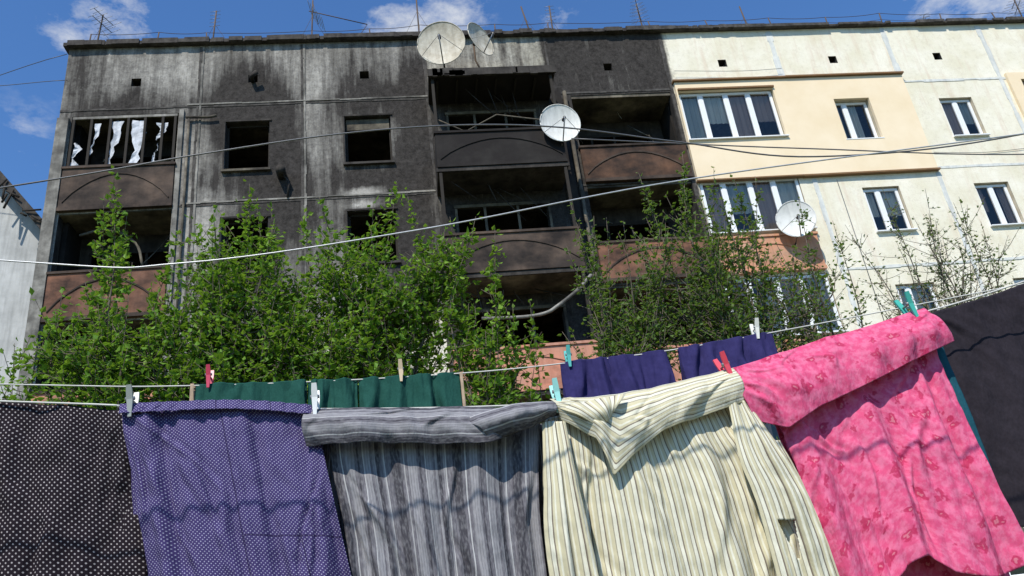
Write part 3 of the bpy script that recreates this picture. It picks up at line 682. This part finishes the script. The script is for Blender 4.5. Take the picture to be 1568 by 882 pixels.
def f_pink(nt,uv,o):
    c=mixc(nt,ramp(nt,noise_(nt,uv,55,3,0.6),[(0.42,0.0),(0.6,1.0)]),(0.74,0.10,0.225),(0.82,0.19,0.33))
    wp=N(nt,'ShaderNodeVectorMath',operation='ADD'); nn=N(nt,'ShaderNodeTexNoise'); nn.inputs['Scale'].default_value=55; L(nt,uv,nn.inputs['Vector'])
    sc=N(nt,'ShaderNodeVectorMath',operation='SCALE'); L(nt,nn.outputs['Color'],sc.inputs[0]); sc.inputs[3].default_value=0.05
    L(nt,uv,wp.inputs[0]); L(nt,sc.outputs[0],wp.inputs[1])
    v=N(nt,'ShaderNodeTexVoronoi'); v.inputs['Scale'].default_value=17; v.inputs['Randomness'].default_value=0.6; L(nt,wp.outputs[0],v.inputs['Vector'])
    d=v.outputs['Distance']
    c=mixc(nt,ramp(nt,d,[(0.20,0.8),(0.27,0.0)]),c,(0.52,0.03,0.10))
    return mixc(nt,ramp(nt,d,[(0.07,0.5),(0.11,0.0)]),c,(0.85,0.36,0.42))
def f_green(nt,uv,o): return mixc(nt,noise_(nt,o,180,2),(0.012,0.062,0.048),(0.028,0.11,0.085))
def f_navy(nt,uv,o): return mixc(nt,noise_(nt,o,60,2),(0.028,0.024,0.095),(0.048,0.042,0.14))
def f_dark(nt,uv,o): return mixc(nt,noise_(nt,o,120,2),(0.022,0.018,0.022),(0.042,0.035,0.044))
def f_teal(nt,uv,o): return mixc(nt,noise_(nt,o,120,2),(0.015,0.08,0.11),(0.025,0.12,0.16))
def f_tan(nt,uv,o): return mixc(nt,noise_(nt,o,60,2),(0.42,0.30,0.2),(0.55,0.42,0.3))
F_BLACK=fabric('black_polka_cotton',f_black); F_PURP=fabric('purple_dotted_cotton',f_purple); F_GREY=fabric('grey_woven_stripe',f_grey)
F_SHIRT=fabric('cream_striped_cotton',f_shirt,b1=0.25); F_PINK=fabric('pink_printed_flannel',f_pink,b1=0.35); F_GREEN=fabric('green_terry',f_green); F_NAVY=fabric('navy_cotton',f_navy)
F_DARK=fabric('black_jersey',f_dark); F_TEAL=fabric('teal_cotton',f_teal); F_TAN=fabric('tan_binding',f_tan)

LINE1=[(x,2.0,z+DZ) for x,z in ((-3.4,2.62),(-1.0,2.335),(-0.69,2.295),(-0.25,2.25),(0.35,2.215),(0.81,2.25),(1.37,2.375),(1.77,2.46),(3.4,2.85))]
LINE2=[(-3.4,2.7,2.85),(-1.36,2.7,2.63),(-0.78,2.7,2.575),(-0.05,2.7,2.545),(0.54,2.7,2.55),(1.26,2.7,2.60),(3.4,2.7,2.85)]
LINE3=[(-3.4,1.2,3.13),(-0.6,1.2,2.99),(0.4,1.2,3.05),(1.2,1.2,3.0),(3.4,1.2,3.13)]
for ln,r_ in ((LINE1,0.0024),(LINE2,0.0024),(LINE3,0.0038)):
    mb=MB('clothesline'); mb.tube(spline(ln,8),r_,M_ROPE,6); mb.done()
for x in (-3.4,3.4):
    mb=MB('clothesline_post'); mb.tube([(x,2.0,-0.3),(x,2.0,3.25)],0.04,M_RUST,12); mb.tube([(x,1.15,3.13),(x,2.8,3.13)],0.022,M_RUST,8); mb.tube([(x,2.7,3.13),(x,2.7,2.8)],0.012,M_RUST,6); mb.done()

e=empty('polka_dot_skirt')
cloth('skirt_front',[[(-1.42,2.02,2.37),(-1.0,2.01,2.337),(-0.69,2.01,2.283)],[(-1.40,2.0,2.1),(-1.0,2.0,2.08),(-0.66,2.02,2.08)],[(-1.38,1.98,1.35),(-0.98,1.98,1.33),(-0.56,2.02,1.33)]],F_BLACK,parent=e,seed=3,nu=140,folds=((3,0.028,0.3),(7,0.009,1.4)),tan=0.6,wr=0.012,crush=0.002,creases=16,camp=0.010)
cloth('skirt_back',[[(-1.42,2.03,2.365),(-1.0,2.02,2.33),(-0.70,2.02,2.278)],[(-1.40,2.10,1.4),(-0.98,2.10,1.38),(-0.60,2.08,1.38)]],F_BLACK,parent=e,seed=5,nu=50,nv=50)
e=empty('purple_dotted_trousers')
cloth('trouser_front',[[(-0.715,1.995,2.292),(-0.60,1.99,2.29),(-0.45,1.985,2.275),(-0.262,1.99,2.248)],[(-0.70,1.985,2.21),(-0.47,1.975,2.20),(-0.240,1.985,2.17)],[(-0.645,1.97,2.0),(-0.43,1.96,1.98),(-0.20,1.97,1.97)],[(-0.585,1.97,1.7),(-0.37,1.95,1.7),(-0.15,1.97,1.7)],[(-0.56,1.97,1.35),(-0.35,1.95,1.34),(-0.11,1.97,1.33)]],F_PURP,parent=e,seed=11,nu=140,folds=((4.5,0.024,0.5),(10,0.007,2.0)),wr=0.009,creases=20,camp=0.009,top=0.45)
cloth('trouser_back',[[(-0.712,2.01,2.29),(-0.45,2.005,2.272),(-0.262,2.01,2.245)],[(-0.59,2.06,1.4),(-0.14,2.06,1.38)]],F_PURP,parent=e,seed=12,nu=50,nv=50)
cloth('waistband',[[(-0.718,1.988,2.300),(-0.45,1.975,2.283),(-0.26,1.982,2.256)],[(-0.714,1.974,2.272),(-0.45,1.961,2.256),(-0.255,1.969,2.228)]],F_PURP,parent=e,seed=13,nu=130,nv=12,folds=((14,0.005,0.4),(23,0.002,1)),wr=0.003,top=1)
e=empty('grey_striped_trousers')
cloth('trouser_legs',[[(-0.225,2.01,2.22),(0.05,2.01,2.20),(0.31,2.01,2.195)],[(-0.215,2.0,2.10),(0.05,1.995,2.09),(0.29,2.0,2.08)],[(-0.18,1.99,1.88),(0.05,1.98,1.87),(0.270,1.985,1.87)],[(-0.14,1.98,1.35),(0.08,1.97,1.34),(0.28,1.98,1.35)]],F_GREY,parent=e,seed=21,nu=140,folds=((3.5,0.026,0.2),(8,0.006,1.3)),wr=0.008,creases=18,camp=0.010)
cloth('trouser_rear',[[(-0.24,2.03,2.20),(0.05,2.03,2.19),(0.33,2.03,2.17)],[(-0.26,2.06,1.9),(0.05,2.06,1.9),(0.33,2.06,1.9)],[(-0.22,2.08,1.35),(0.05,2.08,1.35),(0.33,2.08,1.35)]],F_GREY,parent=e,seed=24,nu=60,nv=50,folds=((3.5,0.012,0.2),))
cloth('folded_top',[[(-0.275,1.985,2.245),(-0.1,1.98,2.233),(0.1,1.98,2.218),(0.24,1.98,2.205),(0.345,1.985,2.212)],[(-0.28,1.965,2.20),(-0.1,1.955,2.18),(0.1,1.955,2.163),(0.24,1.955,2.165),(0.345,1.975,2.19)],[(-0.272,1.96,2.150),(-0.1,1.955,2.138),(0.08,1.95,2.120),(0.17,1.94,2.112),(0.25,1.955,2.14),(0.342,1.975,2.178)]],F_GREY,parent=e,seed=22,swap=True,nv=50,folds=((2.5,0.010,0.2),(6,0.006,1.3)),wr=0.011,belly=0.012,creases=8,camp=0.007)
cloth('twisted_corner',[[(0.10,1.95,2.175),(0.22,1.94,2.20),(0.345,1.965,2.208)],[(0.14,1.935,2.15),(0.23,1.925,2.165),(0.345,1.96,2.19)],[(0.17,1.94,2.115),(0.25,1.945,2.135),(0.34,1.965,2.172)]],F_GREY,parent=e,seed=27,swap=True,nu=50,nv=30,folds=((1.5,0.012,0.9),),wr=0.014,belly=0.014)
e=empty('striped_shirt')
def armhole(x,z):
    t=(1.845-z)/0.09
    return 0<t<1 and 0.826+0.022*t<x<0.872-0.004*t-0.02*max(0,t-0.7)
cloth('shirt_body',[[(0.31,2.005,2.175),(0.45,2.005,2.19),(0.65,2.005,2.215),(0.84,2.005,2.245)],[(0.30,1.99,2.08),(0.45,1.985,2.07),(0.65,1.985,2.09),(0.875,1.99,2.11)],[(0.285,1.985,1.93),(0.45,1.975,1.9),(0.65,1.975,1.92),(0.925,1.985,1.95)],[(0.27,1.98,1.38),(0.47,1.96,1.36),(0.68,1.96,1.37),(0.96,1.98,1.40)]],F_SHIRT,parent=e,seed=31,folds=((3.5,0.036,0.8),(8,0.009,2.2)),wr=0.008,nu=180,nv=130,tan=0.35,creases=24,camp=0.012)
cloth('shirt_back',[[(0.32,2.02,2.18),(0.6,2.02,2.2),(0.84,2.02,2.24)],[(0.29,2.10,1.45),(0.94,2.10,1.45)]],F_SHIRT,parent=e,seed=32,nu=60,nv=50)
cloth('folded_yoke',[[(0.335,1.985,2.222),(0.45,1.98,2.215),(0.60,1.98,2.225),(0.71,1.98,2.243),(0.83,1.985,2.262)],[(0.345,1.965,2.190),(0.44,1.955,2.165),(0.56,1.95,2.16),(0.70,1.955,2.19),(0.835,1.97,2.215)],[(0.352,1.965,2.16),(0.43,1.95,2.10),(0.458,1.940,2.005),(0.52,1.945,2.055),(0.60,1.95,2.105),(0.71,1.955,2.135),(0.835,1.97,2.165)]],F_SHIRT,parent=e,seed=33,swap=True,lin=True,nv=60,folds=((2.5,0.014,0.2),(6,0.006,1.3)),wr=0.009,belly=0.014,creases=7,camp=0.007)
cloth('collar_fold',[[(0.35,1.95,2.185),(0.43,1.94,2.195),(0.52,1.945,2.205)],[(0.40,1.935,2.15),(0.45,1.93,2.165),(0.50,1.935,2.18)],[(0.44,1.935,2.125),(0.46,1.93,2.135),(0.48,1.935,2.16)]],F_SHIRT,parent=e,seed=36,lin=True,nu=40,nv=30,folds=((1.5,0.008,0.2),),wr=0.010,belly=0.008)
cloth('left_sleeve',[[(0.305,1.965,2.16),(0.36,1.955,2.15)],[(0.285,1.940,2.0),(0.365,1.92,1.99)],[(0.27,1.935,1.85),(0.375,1.915,1.84)],[(0.28,1.935,1.5),(0.39,1.92,1.5)]],F_SHIRT,parent=e,seed=34,nu=50,folds=((1.6,0.020,0.2),(4,0.005,1)),wr=0.007)
cloth('right_sleeve',[[(0.79,1.960,2.18),(0.845,1.965,2.16)],[(0.775,1.935,2.02),(0.885,1.935,2.03)],[(0.79,1.925,1.88),(0.925,1.935,1.88)],[(0.80,1.92,1.5),(0.96,1.94,1.5)]],F_SHIRT,parent=e,seed=35,nu=110,nv=160,folds=((2,0.022,0.9),(4,0.006,1)),wr=0.008,hole=armhole)
cloth('button_placket',[[(0.885,1.972,2.06),(0.905,1.975,2.06)],[(0.918,1.965,1.88),(0.945,1.965,1.88)],[(0.945,1.96,1.5),(0.975,1.96,1.5)]],F_SHIRT,parent=e,seed=37,nu=14,nv=80,folds=((0.5,0.004,0.2),),wr=0.006)
e=empty('pink_pyjama_trousers')
cloth('pyjama_body',[[(0.90,2.01,2.24),(1.15,2.01,2.29),(1.43,2.01,2.365)],[(0.93,1.995,2.06),(1.17,1.985,2.08),(1.425,1.995,2.20)],[(0.945,1.985,1.90),(1.19,1.97,1.90),(1.44,1.985,1.95)],[(0.965,1.98,1.56),(1.05,1.97,1.63),(1.12,1.965,1.715),(1.19,1.96,1.745),(1.26,1.965,1.70),(1.36,1.97,1.68),(1.475,1.98,1.71)]],F_PINK,parent=e,seed=41,folds=((3.5,0.026,0.8),(9,0.006,2.2)),wr=0.010,nu=150,creases=16,camp=0.010)
cloth('pyjama_back',[[(0.92,2.02,2.25),(1.42,2.02,2.36)],[(0.97,2.06,1.5),(1.45,2.05,1.62)]],F_PINK,parent=e,seed=42,nu=50,nv=50,folds=((4,0.006,0),))
cloth('folded_waist',[[(0.80,1.985,2.258),(0.95,1.985,2.29),(1.1,1.98,2.325),(1.25,1.98,2.352),(1.425,1.985,2.395)],[(0.825,1.965,2.19),(0.96,1.955,2.2),(1.1,1.955,2.24),(1.27,1.955,2.28),(1.45,1.965,2.34)],[(0.85,1.965,2.115),(0.93,1.955,2.085),(1.02,1.95,2.13),(1.2,1.95,2.19),(1.32,1.955,2.235),(1.465,1.965,2.285)]],F_PINK,parent=e,seed=43,nv=60,lin=True,folds=((2.5,0.010,0.2),(6,0.007,1.3)),wr=0.011,belly=0.012,creases=8,camp=0.007)
e=empty('black_jersey_garment')
cloth('garment_front',[[(1.47,2.09,2.41),(1.7,2.09,2.455),(2.2,2.09,2.58)],[(1.475,2.085,2.1),(1.75,2.08,2.12),(2.25,2.08,2.2)],[(1.53,2.08,1.80),(1.75,2.07,1.77),(2.25,2.07,1.8)]],F_DARK,parent=e,seed=51,folds=((3,0.018,0.1),(6,0.006,1)),wr=0.010,creases=14,camp=0.012)
e=empty('teal_cloth')
cloth('cloth_sheet',[[(1.35,2.035,2.33),(1.470,2.03,2.33)],[(1.38,2.035,2.1),(1.480,2.03,2.1)],[(1.40,2.035,1.90),(1.485,2.03,1.90)]],F_TEAL,parent=e,seed=61,nu=40,nv=60,folds=((2,0.005,0),),wr=0.004)
def row_on(line,x0,x1,n=7,dz=0.004):
    A=np.array(spline(line,8)); return [(x,A[0,1],float(np.interp(x,A[:,0],A[:,2]))+dz) for x in np.linspace(x0,x1,n)]
def hang(name,x0,x1,zb0,zb1,mat,seed,par,line=LINE2,**k):
    top=row_on(line,x0,x1)
    for sg in (-1,1):
        t2=[(p[0],p[1]+0.004*sg,p[2]) for p in top]; yb=line[0][1]
        cloth(name if sg<0 else name.replace('front','rear'),[t2,[(x0,yb+sg*0.015,zb0*0.5+top[0][2]*0.5),(x1,yb+sg*0.015,zb1*0.5+top[-1][2]*0.5)],[(x0,yb+sg*0.03,zb0),(x1,yb+sg*0.03,zb1)]],mat,parent=par,seed=seed+sg,nu=90,nv=50,dz=0.0,**k)
e=empty('green_towel'); hang('towel_front',-0.735,-0.37,2.36,2.36,F_GREEN,71,e,folds=((3,0.030,0.1),(7,0.008,1)),top=0.6)
hang('left_binding_front',-0.750,-0.738,2.36,2.36,F_TAN,76,e,folds=((1,0.002,0),))
e=empty('green_towel'); hang('towel_front',-0.365,-0.20,2.38,2.37,F_GREEN,72,e,folds=((2,0.030,0.9),(5,0.008,1)),top=0.6)
e=empty('green_towel'); hang('towel_front',-0.195,0.150,2.36,2.36,F_GREEN,73,e,folds=((4,0.034,0.9),(9,0.008,1)),top=0.6)
hang('right_binding_front',0.152,0.162,2.36,2.36,F_TAN,77,e,folds=((1,0.002,0),))
e=empty('navy_shorts'); hang('shorts_front',0.51,0.90,2.37,2.40,F_NAVY,74,e,folds=((4,0.026,0.3),(9,0.008,1)),top=0.5)
e=empty('navy_shorts'); hang('shorts_front',0.945,1.31,2.42,2.46,F_NAVY,75,e,folds=((4,0.026,1.3),(8,0.008,1)),top=0.5)

def peg(x,y,z,col,ang=0.0):
    m=plain('peg_plastic',col,0.4,0.5,var=0.1); mb=MB('clothes_peg')
    if y<2.3: z+=DZ
    c,s=math.cos(ang)*1.2,math.sin(ang)*1.2
    def T(p): return (x+p[0]*c-p[2]*s,y+p[1],z+p[0]*s+p[2]*c)
    for sg in (-1,1):
        prof=[(-0.030,0.003,0.0035),(-0.010,0.0045,0.005),(0.006,0.006,0.006),(0.020,0.011,0.006),(0.034,0.016,0.005)]
        vs=[];fs=[]
        for zz,off,hw in prof:
            for dx,dy in ((-hw,off-0.003),(hw,off-0.003),(hw,off+0.003),(-hw,off+0.003)): vs.append(T((dx,sg*(dy+0.014),zz)))
        for k in range(4):
            for q in range(4): a=k*4; fs.append((a+q,a+(q+1)%4,a+4+(q+1)%4,a+4+q))
        fs+=[(0,1,2,3),(16,17,18,19)]; mb.add(vs,fs,m)
    mb.tube([T((-0.009,-0.018,0.008)),T((0.009,-0.018,0.008))],0.005,M_METAL,8); mb.tube([T((0,-0.018,0.008)),T((0,0.018,0.008))],0.003,M_METAL,6); mb.done()
peg(-0.69,1.995,2.298,(0.30,0.32,0.29),0.05); peg(-0.25,1.985,2.262,(0.75,0.75,0.72)); peg(0.352,1.985,2.225,(0.35,0.72,0.66),0.1)
peg(0.81,1.985,2.262,(0.75,0.07,0.10),0.25); peg(1.375,1.985,2.395,(0.06,0.42,0.33),0.2)
peg(-0.69,2.7,2.592,(0.6,0.05,0.10)); peg(-0.05,2.7,2.56,(0.68,0.52,0.34)); peg(0.54,2.7,2.565,(0.10,0.45,0.40)); peg(1.25,2.7,2.615,(0.78,0.76,0.66),-0.1)

# ---------------------------------------------------------------- light, sky, camera
S=Vector((-0.34,-0.75,0.98)).normalized(); elev=math.asin(S.z)
sd=bpy.data.lights.new('sun','SUN'); sd.energy=5.0; sd.angle=math.radians(0.5); sd.color=(1.0,0.955,0.87)
so=bpy.data.objects.new('sun',sd); COL.objects.link(so); so.rotation_euler=S.to_track_quat('Z','Y').to_euler()
w=bpy.data.worlds.new('World'); SC.world=w; w.use_nodes=True; nt=w.node_tree; bg=nt.nodes['Background']
sky=N(nt,'ShaderNodeTexSky',sky_type='NISHITA'); sky.sun_disc=False; sky.sun_elevation=elev; sky.sun_rotation=math.atan2(S.x,S.y); sky.air_density=1.3; sky.dust_density=0.2; sky.ozone_density=3.0
tc=N(nt,'ShaderNodeTexCoord').outputs['Generated']
nz=noise_(nt,tc,13,6,0.66,(1,1,2.0))
tot=None
for d,r_,a in (((-406,998,960),0.034,0.5),((-480,1010,925),0.026,0.4),((89,954,908),0.026,1.0),((9,970,899),0.024,0.9),((930,881,826),0.055,1.0),((-577,1090,813),0.026,0.35),((250,940,890),0.018,0.45)):
    v=Vector(d).normalized(); dp=N(nt,'ShaderNodeVectorMath',operation='DOT_PRODUCT'); L(nt,tc,dp.inputs[0]); dp.inputs[1].default_value=v
    q=math_(nt,'DIVIDE',math_(nt,'SUBTRACT',1.0,dp.outputs['Value']),r_*r_)
    g_=math_(nt,'MULTIPLY',math_(nt,'POWER',2.718,math_(nt,'MULTIPLY',q,-1.0)),a)
    tot=g_ if tot is None else math_(nt,'ADD',tot,g_)
mask=ramp(nt,math_(nt,'ADD',math_(nt,'MULTIPLY',tot,0.6),math_(nt,'SUBTRACT',math_(nt,'MULTIPLY',nz,2.0),1.1)),[(0.1,0.0),(0.75,1.0)])
mask=math_(nt,'MULTIPLY',mask,math_(nt,'MINIMUM',math_(nt,'MULTIPLY',tot,2.5),1.0))
skyc=mixc(nt,1.0,sky.outputs[0],(0.68,1.03,1.45),'MULTIPLY')
L(nt,mixc(nt,mask,skyc,(6.8,7.0,7.3)),bg.inputs['Color']); bg.inputs['Strength'].default_value=0.115

ex=Vector((0.9902,0.0654,-0.1238)).normalized(); ez=Vector((-0.1119,0.9012,-0.4186)); ez=(ez-ex*ez.dot(ex)).normalized(); ey=ez.cross(ex)
cam=bpy.data.cameras.new('camera'); cam.sensor_width=36; cam.lens=1250/1568*36; cam.clip_end=2000; cam.clip_start=0.05
co=bpy.data.objects.new('camera',cam); COL.objects.link(co)
co.matrix_world=Matrix(((ex.x,ex.y,ex.z,0),(ey.x,ey.y,ey.z,0),(ez.x,ez.y,ez.z,1.6),(0,0,0,1)))
SC.camera=co
